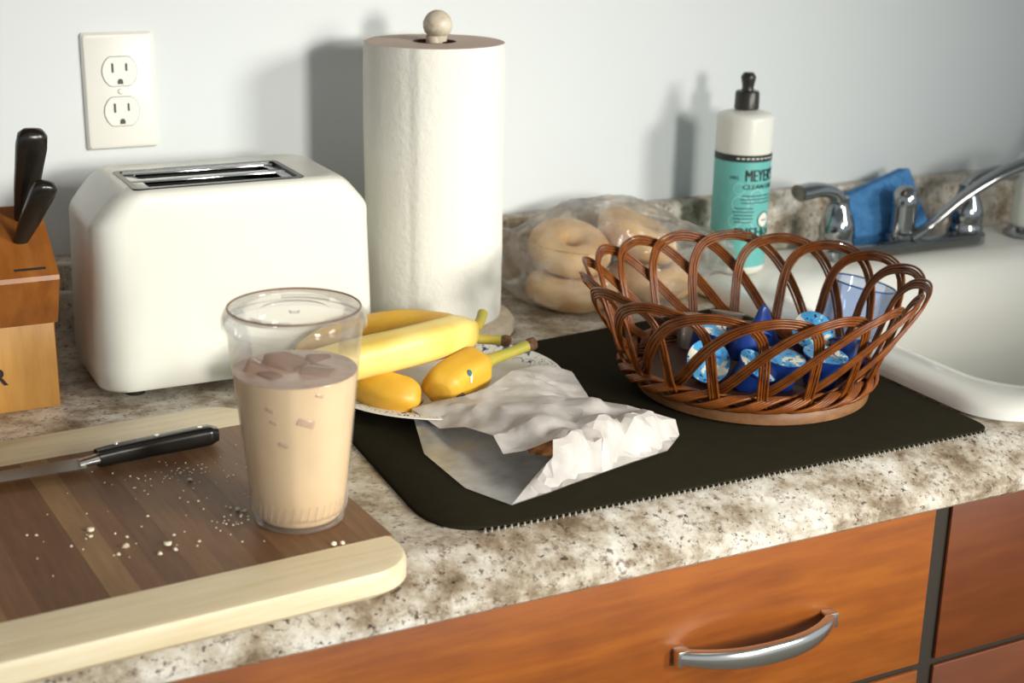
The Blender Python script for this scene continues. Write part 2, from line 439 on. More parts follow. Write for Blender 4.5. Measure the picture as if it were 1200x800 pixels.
# base cabinets
def base_cabinet(name, x0, x1, label, m, pull):
    r = thing(name, label, 'cabinet', (0, 0, -.91))
    Z = .91
    build('side_panel', rbox(x0, x0 + .016, -.612, -.03, -.81 + Z, -.0385 + Z), 'gap', r, smooth=False)
    build('side_panel', rbox(x1 - .016, x1, -.612, -.03, -.81 + Z, -.0385 + Z), 'gap', r, smooth=False)
    build('bottom_panel', rbox(x0 + .016, x1 - .016, -.598, -.03, -.81 + Z, -.79 + Z), 'gap', r, smooth=False)
    build('face_frame', rbox(x0 + .016, x1 - .016, -.612, -.583, -.79 + Z, -.0385 + Z), 'gap', r, smooth=False)
    build('toe_kick', rbox(x0, x1, -.54, -.03, 0, -.81 + Z), 'gap', r, smooth=False)
    g = .009
    d = build('drawer', rbox(x0 + g, x1 - g, -.616, -.6115, -.196 + Z, -.041 + Z, .0018, 2), m, r, sharp=30)
    build('lower_front', rbox(x0 + g, x1 - g, -.616, -.6115, -.79 + Z, -.202 + Z, .0018, 2), m, r, sharp=30)
    if pull:
        cx, z, L = .3475, -.1236 + Z, .075
        rings = []
        n = 24
        for i in range(n + 1):
            t = -1 + 2 * i / n
            yy = -.616 - .026 * (1 - abs(t) ** 2.4) - .004
            hh = .0088 - .0028 * abs(t) ** 2
            th = .0022
            tx = Vector((L, .026 * 2.4 * (abs(t) ** 1.4) * (1 if t > 0 else -1), 0)).normalized()
            nx = Vector((-tx.y, tx.x, 0)) * th
            c = Vector((cx + t * L, yy, z))
            rings.append([c - nx * (1.0 + 1.6 * math.cos(b_)) * 1.0 + Vector((0, 0, hh * math.sin(b_))) for b_ in [-PI / 2 + PI * q / 10 for q in range(11)]] + [c + nx + Vector((0, 0, hh)), c + nx - Vector((0, 0, hh))])
        hd = build('pull_handle', loft(rings), 'steel', d, sharp=50)
        hd['label'] = 'arched brushed chrome drawer pull'
        for s in (-1, 1):
            build('handle_foot', rbox(cx + s * L * .97 - .006, cx + s * L * .97 + .006, -.626, -.6155, z - .007, z + .007, .0015), 'steel', d)
    return r
base_cabinet('drawer_cabinet', -.62, .540, 'orange-brown wooden drawer cabinet with an arched chrome pull', 'cabinet', True)
base_cabinet('sink_cabinet', .540, 1.46, 'brown wooden cabinet front below the white sink, colour darkened for light falloff, no pull in view', 'cabinet_dimmed', False)

# unseen upper cabinet, added to keep the ceiling lamp off wall and backsplash
uc = thing('added_upper_cabinet', 'unseen wooden upper cabinet added over the counter to block light from above', 'cabinet', (0, 0, .47))
build('cabinet_box', rbox(-1.0, .62, -.31, -.001, 0, .72), 'cabinet', uc, smooth=False)
for i in range(4):
    build('cabinet_door', rbox(-1.0 + i * .405 + .003, -1.0 + (i + 1) * .405 - .003, -.331, -.3105, .003, .717, .002), 'cabinet', uc)

# wall outlet
out = thing('wall_outlet', 'white double power outlet with cover plate on the wall above the toaster', 'outlet', (0, 0, .2467))
def plate_ring(hx, hz, y): return [(px, y, pz) for px, pz, _ in rrect(hx, hz, .003, 0, n=3)]
build('cover_plate', loft([plate_ring(.035, .057, 0), plate_ring(.035, .057, -.0025), plate_ring(.0328, .0548, -.0058), plate_ring(.0318, .0538, -.0063)]), 'white_matte', out, sharp=25)
for s in (-1, 1):
    zc = s * .0195
    def recept(r, y, flat=.0142):
        ring = []
        for k in range(40):
            a = 2 * PI * k / 40
            ring.append((r * math.cos(a), y, zc + max(-flat, min(flat, r * math.sin(a)))))
        return ring
    build('receptacle_gap', loft([recept(.0176, -.0062, .0148), recept(.0176, -.00655, .0148)]), 'outline', out)
    rc = build('receptacle', loft([recept(.0171, -.006), recept(.0171, -.0072), recept(.0166, -.0077, .0137)]), 'white_matte', out, sharp=25)
    build('blade_slot', rbox(-.0079, -.0059, -.0081, -.0076, zc - .0008, zc + .0082), 'black', rc, smooth=False)
    build('blade_slot', rbox(.0055, .0074, -.0081, -.0076, zc + .0004, zc + .0078), 'black', rc, smooth=False)
    gh = [(.0026 * math.cos(a), zc - .0098 + .0028 * math.sin(a)) for a in [PI * k / 8 for k in range(9)]] + [(-.0026, zc - .0122), (.0026, zc - .0122)]
    build('ground_hole', prism(gh, 'y', -.0081, -.0076), 'black', rc, smooth=False)
build('screw', xf(lathe([(0, .0078), (.002, .0077), (.003, .0066), (.003, .006)], 16), Matrix.Rotation(PI / 2, 4, 'X')), 'white_matte', out)

# sink
def sink():
    cx, cy = (SX0 + SX1) / 2, (SY0 + SY1) / 2; hx, hy = (SX1 - SX0) / 2, (SY1 - SY0) / 2
    def ring(dl, df, db, z, r):   # inset left/right, front, back
        return rrect(hx - dl, hy - (df + db) / 2, r, z, cx, cy + (df - db) / 2, 10)
    rings = [ring(.03, .03, .03, -.028, .04), ring(.006, .006, .004, -.001, .05), ring(0, 0, 0, .003, .055), ring(.001, .001, .001, .008, .055), ring(.006, .006, .004, .0135, .055), ring(.014, .014, .008, .0165, .055),
             ring(.024, .024, .014, .0168, .055), ring(.038, .034, .05, .0150, .06), ring(.056, .044, .09, .0118, .065), ring(.070, .052, .112, .0075, .07), ring(.080, .060, .122, -.002, .075),
             ring(.087, .068, .130, -.022, .08), ring(.094, .076, .136, -.06, .085), ring(.104, .086, .146, -.15, .09), ring(.118, .10, .158, -.176, .09), ring(.15, .13, .19, -.184, .09)]
    return loft(rings, False, True)
sk = build('kitchen_sink', sink(), 'sink', sharp=60)
tag(sk, 'white enamel drop-in kitchen sink with a rounded rim', 'sink')
DZ = .0155   # top of the back deck

# faucet
FX, FYY = .948, -.083
fa = thing('faucet', 'chrome two-handle faucet with a curved spout on the sink deck', 'faucet', (FX, FYY, DZ))
build('deck_plate', loft([rrect(.132, .028, .028, 0, n=10), rrect(.132, .028, .028, .010, n=10), rrect(.128, .024, .024, .014, n=10), rrect(.120, .017, .017, .0155, n=10)]), 'chrome', fa)
bell = [(.0225, .0145), (.0232, .019), (.0205, .0225), (.0215, .027), (.0222, .034), (.0205, .044), (.0165, .055), (.0130, .063), (.0122, .068), (.0125, .074), (.0, .078)]
for s in (-1, 1):
    h = build('handle', xf(lathe(bell, 32), Matrix.Translation((s * .105, 0, 0))), 'chrome', fa, sharp=60)
    pts = catmull([(s * .105, 0, .062), (s * .109, 0, .074), (s * .123, -.002, .083), (s * .145, -.004, .0865), (s * .172, -.006, .0850)], 8)
    build('lever', tube(pts, [.0105, .0115, .0105, .0105, .0118, .0125], 16, flat=(.8, 1.1)), 'chrome', h, sharp=60)
hub = build('spout_hub', lathe([(.021, .0145), (.021, .020), (.0165, .0225), (.0158, .030), (.0158, .056), (.0172, .057), (.0172, .060), (.0165, .068), (.0128, .0755), (.007, .0795), (0, .0805)], 32), 'chrome', fa, sharp=50)
sp = catmull([(.004, -.012, .0165), (.024, -.020, .030), (.068, -.030, .066), (.115, -.042, .094), (.165, -.055, .111), (.205, -.066, .113), (.226, -.072, .103), (.230, -.073, .088)], 8)
build('spout', tube(sp, [.0115, .0075, .009, .0108, .0115, .0115, .011, .0105], 18, flat=(.75, 1.15)), 'chrome', fa, sharp=60)

spr = thing('side_sprayer', 'white sink side sprayer in a chrome collar beside the faucet', 'sprayer', (1.152, -.086, DZ))
build('collar', lathe([(.024, 0), (.024, .004), (.019, .007), (.017, .012), (.0, .0125)], 28), 'chrome', spr)
build('spray_head', lathe([(.0125, .011), (.0155, .016), (.016, .03), (.0145, .06), (.015, .085), (.0165, .098), (.014, .106), (0, .107)], 28), 'white_plastic', spr)

pb = thing('pump_bottle', 'tall dark soap bottle standing on the sink deck beyond the sprayer', 'bottle', (1.262, -.10, DZ))
build('bottle_body', lathe([(0, 0), (.032, 0), (.034, .004), (.034, .105), (.028, .122), (.014, .133), (.011, .140), (0, .140)], 32), 'black', pb)
build('pump', lathe([(.012, .140), (.012, .152), (.005, .154), (.005, .180), (.011, .182), (.011, .190), (0, .192)], 20), 'black', pb)

# sponge leaning behind the faucet hub
sg = thing('kitchen_sponge', 'bright blue sponge propped between the faucet and the backsplash', 'sponge', (.9405, -.0445, .0605), (math.radians(-14), math.radians(-19), math.radians(-4)))
build('sponge_body', rbox(-.052, .054, -.013, .007, -.044, .033, .004, 3), 'sponge', sg)
build('scouring_edge', rbox(-.0525, .0545, .0072, .014, -.044, .033, .002, 2), 'sponge_pale', sg)

# dish soap bottle on the sink deck
BX, BY = .6915, -.088
BR = .0325
sb = thing('dish_soap_bottle', 'teal-labelled dish soap bottle with black cap at the back of the sink', 'bottle', (BX, BY, .0158))
build('bottle_body', lathe([(0, .0), (.028, 0), (.0315, .003), (BR, .008), (BR, .1795), (.0320, .1825), (.0300, .1850), (.0225, .1872), (.0125, .1890), (.0125, .194), (0, .194)], 48), 'soap_bottle', sb, sharp=50)
cap = build('bottle_cap', lathe([(.0128, .1893), (.0142, .1905), (.0138, .2085), (.0126, .2105), (.0072, .2112), (.0066, .214), (.0072, .2185), (.0086, .2250), (.0084, .2272), (.0055, .2312), (0, .2318)], 28), 'black', sb, sharp=35)
build('label', lathe([(BR + .0003, .010), (BR + .0003, .140)], 48), 'teal', sb)
build('label_band', lathe([(BR + .0004, .1335), (BR + .0005, .1335), (BR + .0005, .1415), (BR + .0004, .1415)], 48), 'ink', sb)
FACE = math.radians(-90) + math.radians(-4)       # bottle's printed face turned a little to the right of the viewer
def wrap(vf, z, ang=0.0, rr=BR + .0008):
    V = []
    for v in [Vector(q) for q in vf[0]]:
        a = FACE + ang + v.x / BR
        V.append(((rr + v.z) * math.cos(a), (rr + v.z) * math.sin(a), z + v.y))
    return V, vf[1]
def stretch(vf, sx, sy): return [Vector((v.x * sx, v.y * sy, v.z)) for v in vf[0]], vf[1]
def bold(vf, d):
    return join(*[([Vector((v.x + k * d / 2, v.y, k * .00003)) for v in vf[0]], vf[1]) for k in (-1, 0, 1)])
def bar(w, h, x=0): 
    n = 10
    return [Vector((x - w / 2 + w * i / n, y, 0)) for y in (-h / 2, h / 2) for i in range(n + 1)], [(i, i + 1, n + 2 + i, n + 1 + i) for i in range(n)]
build('lettering', wrap(bold(stretch(text_mesh("MEYER'S", .0150), .80, 1.30), .0009), .1115, .22), 'ink', sb, smooth=False)
build('lettering', wrap(text_mesh("MRS.", .0055, bold=0), .1135, -.80), 'ink', sb, smooth=False)
build('lettering', wrap(bold(stretch(text_mesh("CLEAN DAY", .0082), 1.05, .95), .0005), .1025, .22), 'ink', sb, smooth=False)
build('lettering', wrap(bold(stretch(text_mesh("DISH", .0165), 1, .95), .0010), .0465, -.16), 'ink', sb, smooth=False)
build('lettering', wrap(bold(stretch(text_mesh("SOAP", .0105), 1, 1.1), .0006), .0465, .68), 'ink', sb, smooth=False)
for q in range(9):
    build('band_print', wrap(bar(.0034, .0013), .1376, -.72 + q * .17, BR + .0009), 'label_white', sb, smooth=False)
for k, (w, zz) in enumerate([(.040, .0945), (.043, .0905), (.040, .0865), (.022, .0800), (.024, .0760), (.022, .0720), (.023, .0680), (.020, .0640)]):
    build('small_print', wrap(bar(w, .0011), zz, .10 if w > .03 else -.42), 'ink', sb, smooth=False)
def disc(r, n=28, r0=0): 
    if r0: return [Vector((q * math.cos(2 * PI * i / n), q * math.sin(2 * PI * i / n), 0)) for q in (r0, r) for i in range(n)], [(i, (i + 1) % n, n + (i + 1) % n, n + i) for i in range(n)]
    return [Vector((r * math.cos(2 * PI * i / n), r * math.sin(2 * PI * i / n), 0)) for i in range(n)], [tuple(range(n))]
build('round_emblem', wrap(disc(.0088), .0655, .42, BR + .0009), 'label_white', sb, smooth=False)
build('emblem_ring', wrap(disc(.0094, 28, .0084), .0655, .42, BR + .0012), 'ink', sb, smooth=False)
build('emblem_print', wrap(bar(.008, .0012), .0655, .42, BR + .0014), 'ink', sb, smooth=False)
for (a, zz, r) in [(-.55, .085, .010), (-.62, .103, .007), (.05, .094, .009), (-.35, .055, .011), (-.7, .065, .008)]:
    build('pale_motif', wrap(disc(r, 24, r * .86), zz, a, BR + .0006), 'teal_pale', sb, smooth=False)

# ------------------------------------------------------------------ toaster
TX0, TX1, TY0, TY1, TT = -.078, .186, -.217, -.077, .190
tcx, tcy = (TX0 + TX1) / 2, (TY0 + TY1) / 2; thx, thy = (TX1 - TX0) / 2, (TY1 - TY0) / 2
to = thing('toaster', 'white two-slot toaster with rounded ends beside the knife block', 'toaster', (tcx, tcy, 0))
rings = [rrect(thx - .010, thy - .008, .022, .0095), rrect(thx - .004, thy - .003, .026, .0095), rrect(thx - .0015, thy - .0005, .027, .013), rrect(thx, thy, .027, .03)]
for z in (.06, .10, .14): rings.append(rrect(thx - (z - .03) * .025, thy - (z - .03) * .02, .027, z))
e0 = (.14 - .03) * .025; e1 = (.14 - .03) * .02
for k, (ins, dz) in enumerate([(0, -.036), (.0007, -.0318), (.0035, -.0268), (.0105, -.0182), (.0185, -.0092), (.0225, -.0056), (.0265, -.0028), (.031, -.0009), (.036, 0)]):
    z = TT + dz
    f = e1 + (z - .14) * .02
    if z > TT - .008: f += .008 - math.sqrt(max(0, .008 ** 2 - (z - TT + .008) ** 2))
    rings.append(rrect(thx - e0 - ins, thy - f, .027 - .009 * k / 8, z))
bx0, bx1, by0, by1 = -.036 - tcx, .118 - tcx, -.2050 - tcy, -.1195 - tcy
bcx, bcy, bhx, bhy = (bx0 + bx1) / 2, (by0 + by1) / 2, (bx1 - bx0) / 2, (by1 - by0) / 2
rings += [rrect(bhx, bhy, .006, TT + .0002, bcx, bcy), rrect(bhx, bhy, .006, TT - .004, bcx, bcy)]
body = build('body', loft(rings, True, False), 'white_plastic', to, sharp=50)
build('slot_surround', rbox(bx0 - .0005, bx1 + .0005, by0 - .0005, by1 + .0005, TT - .09, TT - .085), 'black', to, smooth=False)
well = loft([rrect(bhx - .0002, bhy - .0002, .006, TT - .0008, bcx, bcy), rrect(bhx - .0002, bhy - .0002, .006, TT - .0875, bcx, bcy)], False, True)
build('slot_well', well, 'black', to, sharp=50)
build('slot_frame', loft([rrect(bhx + .0012, bhy + .0012, .006, TT - .0002, bcx, bcy), rrect(bhx + .0008, bhy + .0008, .006, TT + .0009, bcx, bcy), rrect(bhx - .0042, bhy - .0042, .004, TT + .0009, bcx, bcy), rrect(bhx - .0046, bhy - .0046, .004, TT - .004, bcx, bcy)], False, False), 'black_gloss', to, sharp=40)
zt0, zt1 = TT - .0035, TT - .0008
g = .008
sw = (by1 - by0 - 2 * g - .012 - .008) / 2
fx0, fx1 = bx0 + g + .003, bx1 - g - .003
for nm, (a, b_, c, d_) in {'bezel_bar': (bx0 + g * .7, bx1 - g * .7, by0 + g * .55, by0 + g + .004), 'bezel_bar.b': (bx0 + g * .7, bx1 - g * .7, by1 - g - .004, by1 - g * .55), 'bezel_bar.c': (bx0 + g * .7, bx1 - g * .7, bcy - .006, bcy + .006), 'bezel_end': (bx0 + g * .6, bx0 + g + .008, by0 + g * .55, by1 - g * .55), 'bezel_end.b': (bx1 - g - .008, bx1 - g * .6, by0 + g * .55, by1 - g * .55)}.items():
    bb = build(nm.split('.')[0], rbox(a, b_, c, d_, zt0, zt1 + (.0005 if 'bar' in nm else 0), .001), 'chrome', to)
for yy in (bcy - .0235, bcy - .0085, bcy + .0085, bcy + .0235):
    build('heat_grill', rbox(fx0, fx1, yy - .0006, yy + .0006, TT - .084, TT - .02), 'slot_dark', to, smooth=False)
build('lever', rbox(thx - .004, thx + .0085, -.020, .012, .068, .098, .004, 3), 'white_plastic', to)
for sx in (-1, 1):
    for sy in (-1, 1):
        build('foot', xf(lathe([(0, 0), (.009, 0), (.010, .0095), (0, .0095)], 16), Matrix.Translation((sx * (thx - .035), sy * (thy - .028), 0))), 'black', to)
cp = catmull([(tcx + thx * 0 - tcx - .02, thy - .003, .035), (-.05, thy + .02, .03), (-.11, thy + .032, .056), (-.15, thy + .034, .0605), (-.20, thy + .034, .061), (-.26, thy + .030, .03), (-.30, thy + .034, .034), (-.285, thy + .040, .062), (-.24, thy + .040, .082), (-.18, thy + .040, .0845), (-.12, thy + .040, .0865), (-.06, thy + .038, .078), (.0, thy + .034, .05)], 8)
build('power_cord', tube(cp, .0021, 8), 'cord', to)

# ------------------------------------------------------------------ knife block
KX0, KX1 = -.232, -.108
kb = thing('knife_block', 'wooden knife block with slanted slotted top and two black-handled knives', 'knife block', (-.17, -.13, 0))
def kloc(vf): return xf(vf, Matrix.Translation((.17, .13, 0)))
build('front_panel', kloc(rbox(KX0 + .001, KX1 - .003, -.198, -.180, 0, .079, .0015)), 'block_light', kb)
prof = [(-.181, 0), (-.181, .077), (-.199, .078), (-.2265, .1235), (-.2255, .1275), (-.150, .1725), (-.147, .1725), (-.045, 0)]
build('block_body', kloc(prism(prof, 'x', KX0, KX1)), 'block_dark', kb, smooth=False)
sd = Vector((0, .078, .045)).normalized(); so = Vector((0, -.5, .866)).normalized()
def on_face(x, t): return Vector((x, -.2255, .1275)) + sd * t + so * .0003
for (x0, x1, t) in [(-.143, -.1175, .009), (-.200, -.160, .009), (-.149, -.1165, .044), (-.215, -.165, .044), (-.150, -.114, .070)]:
    a, b_ = on_face(x0, t), on_face(x1, t); w = sd * .0013
    build('knife_slot', kloc(([a - w, b_ - w, b_ + w, a + w, a - w + so * .0003, b_ - w + so * .0003, b_ + w + so * .0003, a + w + so * .0003], [(0, 1, 2, 3), (4, 5, 6, 7), (0, 1, 5, 4), (1, 2, 6, 5), (2, 3, 7, 6), (3, 0, 4, 7)])), 'burnt', kb, smooth=False)
rv, rf = text_mesh('R', .021, .0003, .0004)
build('lettering', ([(v.x - .1605 + .17, -.1984 - v.z + .13, v.y + .0265) for v in rv], rf), 'burnt', kb, smooth=False)
def block_knife(label, base, tip, rad, grp):
    base, tip = Vector(base), Vector(tip); d = (tip - base)
    k = thing('block_knife', label, 'knife', base, group=grp)
    pts = [d * t for t in (0, .12, .35, .6, .82, .94, .985, 1.0)]
    R = [rad * .62, rad * .7, rad * .86, rad * .95, rad * 1.05, rad * .98, rad * .7, rad * .25]
    build('handle', tube(pts, R, 18, flat=(.62, 1), upv=(0, .866, .5), shape=lambda a: 1 / (abs(math.cos(a)) ** 3.2 + abs(math.sin(a)) ** 3.2) ** (1 / 3.2)), 'black_gloss', k, sharp=60)
    dn = d.normalized()
    build('blade', tube([-dn * .002, -dn * .03], [.006, .006], 4, flat=(.15, 1), upv=(0, .866, .5)), 'steel', k, smooth=False)
b1 = on_face(-.1245, .072); b2 = on_face(-.1320, .044)
block_knife('long black-handled knife standing tallest in the wooden knife block', b1, (-.117, -.207, .2475), .0122, 'knives in the block')
block_knife('short black-handled knife in the knife block, in front of the taller one', b2, (-.1115, -.2235, .2060), .0098, 'knives in the block')

# ------------------------------------------------------------------ paper towel holder and roll
PX, PY = .2857, -.1188
ho = thing('paper_towel_holder', 'pale wooden paper towel holder with round base and ball knob', 'holder', (PX, PY, 0))
build('base', lathe([(0, 0), (.081, 0), (.085, .003), (.0855, .010), (.082, .016), (.074, .0185), (0, .0185)], 56), 'pale_wood', ho)
build('pole', lathe([(.0085, .0183), (.0085, .3035), (0, .3035)], 20), 'pale_wood', ho)
build('ball_knob', xf(lathe([(0, .3285), (.0045, .3278), (.009, .3255), (.0125, .3215), (.0146, .3165), (.0146, .3115), (.0128, .3065), (.0095, .3035), (.0088, .298), (0, .298)], 28), Matrix.Translation((.0035, 0, 0))), 'knob', ho)
ro = thing('paper_towel_roll', 'full roll of white paper towels on the wooden holder', 'paper towels', (PX, PY, .0186))
V = []; n = 96; hs = [0, .004, .02, .07, .13, .19, .25, .272, .2795]
def rollr(i, h):
    a = 2 * PI * i / n
    rr = .0706 + .0006 * math.sin(3 * a + 1) + .0005 * math.sin(h * 40 + 2 * a)
    d = (a - math.radians(232)) % (2 * PI)                       # loose sheet end: small step
    if d < .5: rr += .0016 * (1 - d / .5)
    if h == 0 or h == .2795: rr -= .0012
    return rr
V = [(rollr(i, h) * math.cos(2 * PI * i / n), rollr(i, h) * math.sin(2 * PI * i / n), h) for h in hs for i in range(n)]
F = [(j * n + i, j * n + (i + 1) % n, (j + 1) * n + (i + 1) % n, (j + 1) * n + i) for j in range(len(hs) - 1) for i in range(n)]
build('outer_sheet', (V, F), 'paper_towel', ro, sharp=70)
build('wound_end', lathe([(.0216, .2793), (.045, .2801), (.0698, .2793)], 72), 'towel_end', ro)
build('wound_end', lathe([(.0216, .0003), (.0698, .0003)], 72), 'towel_end', ro)
build('cardboard_core', lathe([(.0216, .0), (.0216, .2796), (.0202, .2796), (.0202, 0)], 40), 'core', ro)

# ------------------------------------------------------------------ cutting board
cb = thing('cutting_board', 'bamboo cutting board with dark centre strips and pale end bands', 'cutting board', (.0335, -.6105, 0), (0, 0, math.radians(3.6)))
BL, y_f, y_d0, y_d1, y_b = .46, -.040, .0075, .2555, .312
def band(y0, y1, side):
    R = .034; pts = []
    if side < 0:
        pts = [(-BL, y1), (0.006, y1), (0.006, y0 + R)] + [(0.006 - R + R * math.cos(a), y0 + R - R * math.sin(a)) for a in [PI / 2 * k / 8 for k in range(1, 9)]] + [(-BL, y0)]
    else:
        pts = [(-BL, y0), (0.006, y0), (0.006, y1 - R)] + [(0.006 - R + R * math.cos(a), y1 - R + R * math.sin(a)) for a in [PI / 2 * k / 8 for k in range(1, 9)]] + [(-BL, y1)]
    def inset(p, d):
        cx_, cy_ = -BL / 2, (y0 + y1) / 2
        return (p[0] - (d if p[0] > -BL + .001 else 0), p[1] + (d if (p[1] < cy_) else -d) * (1 if ((side < 0) == (p[1] < cy_)) else 0))
    return loft([[(inset(p, .004)[0], inset(p, .004)[1], 0) for p in pts], [(p[0], p[1], .004) for p in pts], [(p[0], p[1], .0155) for p in pts], [(inset(p, .0015)[0], inset(p, .0015)[1], .0187) for p in pts], [(inset(p, .005)[0], inset(p, .005)[1], .02) for p in pts]])
build('pale_band', band(y_f, y_d0, -1), 'board_light', cb, sharp=40)
build('pale_band', band(y_d1, y_b, 1), 'board_light', cb, sharp=40)
random.seed(11)
x = 0.006; k = 0
seq = [4, 1, 4, 4, 2, 1, 4, 2, 1, 3, 2, 2, 1, 3, 2, 0, 1, 2, 0, 4, 2, 1, 0, 2]
wid = [.022, .019, .021, .017, .018, .022, .019, .021, .017, .020, .023, .019, .021, .0155, .022, .021, .020, .019, .022, .02, .02, .02, .02, .02]
while x > -BL + .001:
    w = wid[k % len(wid)]
    x0 = max(x - w, -BL)
    st = build('bamboo_strip', rbox(x0 + .00004, x - .00004, y_d0, y_d1, 0, .02 + random.uniform(-.00012, .0), 0), 'strip%d' % seq[k % len(seq)], cb, smooth=False)
    x = x0; k += 1

# crumbs
cv = []
random.seed(5)
def crumb(x, y, s):
    bm = bmesh.new(); bmesh.ops.create_icosphere(bm, subdivisions=1, radius=s)
    for v in bm.verts: v.co *= random.uniform(.7, 1.25); v.co.z *= .7
    bm.verts.index_update()
    r = [(v.co.x + x, v.co.y + y, v.co.z + .0205 + s * .4) for v in bm.verts], [tuple(v.index for v in f.verts) for f in bm.faces]
    bm.free(); return r
spots = [(-.148, -.512, .0024), (-.150, -.522, .0017), (-.132, -.548, .0026), (-.139, -.557, .0015), (-.106, -.556, .0028), (-.114, -.568, .0018), (-.103, -.566, .0017), (-.098, -.543, .0014), (-.128, -.533, .0013), (-.183, -.505, .0013), (-.063, -.454, .0018), (-.066, -.438, .0013), (-.004, -.602, .0022), (.002, -.603, .0018), (-.046, -.520, .0018), (-.042, -.524, .0014), (-.05, -.515, .0012), (-.165, -.532, .0012), (-.107, -.505, .0011), (-.085, -.56, .0013)]
for (x, y, s) in spots: cv.append(crumb(x, y, s))
for i in range(70): cv.append(crumb(random.gauss(-.06, .03), random.gauss(-.437, .018), random.uniform(.0004, .0008)))
for i in range(46): cv.append(crumb(random.uniform(-.19, .02), random.uniform(-.59, -.43), random.uniform(.0004, .0009)))
for i in range(22): cv.append(crumb(random.gauss(-.052, .008), random.gauss(-.535, .009), random.uniform(.0004, .0010)))
cr = build('bread_crumbs', join(*cv), 'crumb', smooth=False)
cr['kind'] = 'stuff'; tag(cr, 'white bread crumbs scattered over the cutting board', 'crumbs')

# kitchen knife on the board
kn = thing('kitchen_knife', 'black-handled kitchen knife lying along the far edge of the cutting board', 'knife', (-.070, -.397, .0203), (0, 0, math.radians(1.5)))
hp = catmull([(.047, .006, .0082), (.035, .006, .0083), (.0, .003, .0082), (-.03, .0, .008), (-.050, -.003, .0078)], 8)
hd = build('handle', tube(hp, [.0055, .0080, .0082, .0078, .0076, .0074, .0070], 20, flat=(.95, .98), shape=lambda a: 1 / (abs(math.cos(a)) ** 3.4 + abs(math.sin(a)) ** 3.4) ** (1 / 3.4)), 'black_gloss', kn, sharp=60)
for t in (.033, -.002, -.034):
    build('rivet', xf(lathe([(0, .0007), (.002, .0005), (.0024, -.0015), (0, -.002)], 14), Matrix.Translation((t, .004 + t * .06, .0158))), 'steel', hd)
build('bolster', tube([(-.048, -.003, .0076), (-.054, -.0035, .0072), (-.064, -.004, .0062)], [.0066, .0058, .0048], 14, flat=(.65, 1)), 'steel', kn)
bl = []
for i in range(25):
    t = i / 24; xx = -.060 - t * .195
    top = .0035 - .0004 * t * 10; w = .017 * (1 - t ** 3.2) + .0005
    bl.append([(xx, .006 - t * .002, .0068), (xx, .0065 - t * .002, .0050), (xx, .006 - w * .5, .0052), (xx, .004 - w, .0056), (xx, .006 - w * .5, .0065)])
build('blade', loft(bl), 'blade', kn, sharp=30)

# ------------------------------------------------------------------ iced coffee
CX, CY, CZ = -.0092, -.5476, .0202
cu = thing('plastic_cup', 'clear plastic takeaway cup with flat lid, standing on the cutting board', 'cup', (CX, CY, CZ))
def cr_(z): return .0320 + (.0465 - .0320) * (z / .147)
prof = [(0, .003), (.024, .003), (.029, .0012), (.0305, .0), (.0318, .0012), (.0316, .008), (.0322, .0085)]
prof += [(cr_(z) + .0003, z) for z in (.012, .03, .06, .09, .12, .142)] + [(.0478, .1435), (.0482, .1455), (.0475, .147), (.0462, .1465)]
build('cup_wall', lathe(prof, 64), 'cup', cu, sharp=50)
ribs = []
for i in range(40):
    a = 2 * PI * i / 40
    ribs.append(tube([((cr_(.010) + .0004) * math.cos(a), (cr_(.010) + .0004) * math.sin(a), .009), ((cr_(.02) + .0004) * math.cos(a + .06), (cr_(.02) + .0004) * math.sin(a + .06), .0205)], .0006, 5))
rb = build('base_ribs', join(*ribs), 'cup', cu); rb['kind'] = 'stuff'
lidp = [(.0484, .1415), (.0494, .143), (.0492, .1485), (.0480, .1512), (.0462, .1548), (.0452, .1556), (.0443, .1548), (.0436, .1518), (.041, .1512), (.025, .1515), (.0242, .1528), (.020, .1532), (.004, .1532), (.0036, .151), (0, .151)]
ld = build('lid', lathe(lidp, 64), 'lid', cu, sharp=45)
for (a0, a1) in ((.5, 1.5), (3.4, 4.3)):
    build('lid_ridge', tube([(.035 * math.cos(a0 + (a1 - a0) * k / 10), .035 * math.sin(a0 + (a1 - a0) * k / 10), .1525) for k in range(11)], .0016, 6), 'lid', ld)
rimt = tube([(.0449 * math.cos(2 * PI * k / 64), .0449 * math.sin(2 * PI * k / 64), .1553) for k in range(65)], .0008, 6)
build('lid_rim', rimt, 'lid_edge', ld)
LZ = .1105
cf = thing('iced_coffee', 'milky iced coffee filling the clear plastic cup', 'drink', (CX, CY, CZ))
build('coffee_fill', lathe([(0, .0036), (.0285, .0036), (.0308, .0065), (.0316, .0105)] + [(cr_(z) - .0006, z) for z in (.03, .06, .09, LZ - .0004)], 64), 'coffee', cf, sharp=50)
build('coffee_surface', lathe([(0, LZ), (cr_(LZ) - .0008, LZ), (cr_(LZ) - .0006, LZ - .0005)], 48), 'coffee_top', cf)
random.seed(3)
for i, (x, y, rz) in enumerate([(-.018, -.006, .3), (.013, -.010, .9), (-.002, .014, .5), (.022, .012, .1), (-.022, .014, 1.2)]):
    s = .010 + .002 * (i % 3)
    ic = build('ice_cube', rbox(-s, s, -s, s, -s * .8, s * .8, .003, 3), 'ice', None, loc=(CX + x, CY + y, CZ + LZ - .0075), rot=(.12 * i, .15, rz))
    tag(ic, 'ice cube floating at the top of the iced coffee', 'ice cube', 'ice cubes in the coffee')
smud = [(-2.35, .094, .0035), (-2.3, .085, .003), (-1.75, .085, .006), (-2.15, .069, .0035), (-1.52, .104, .003)]
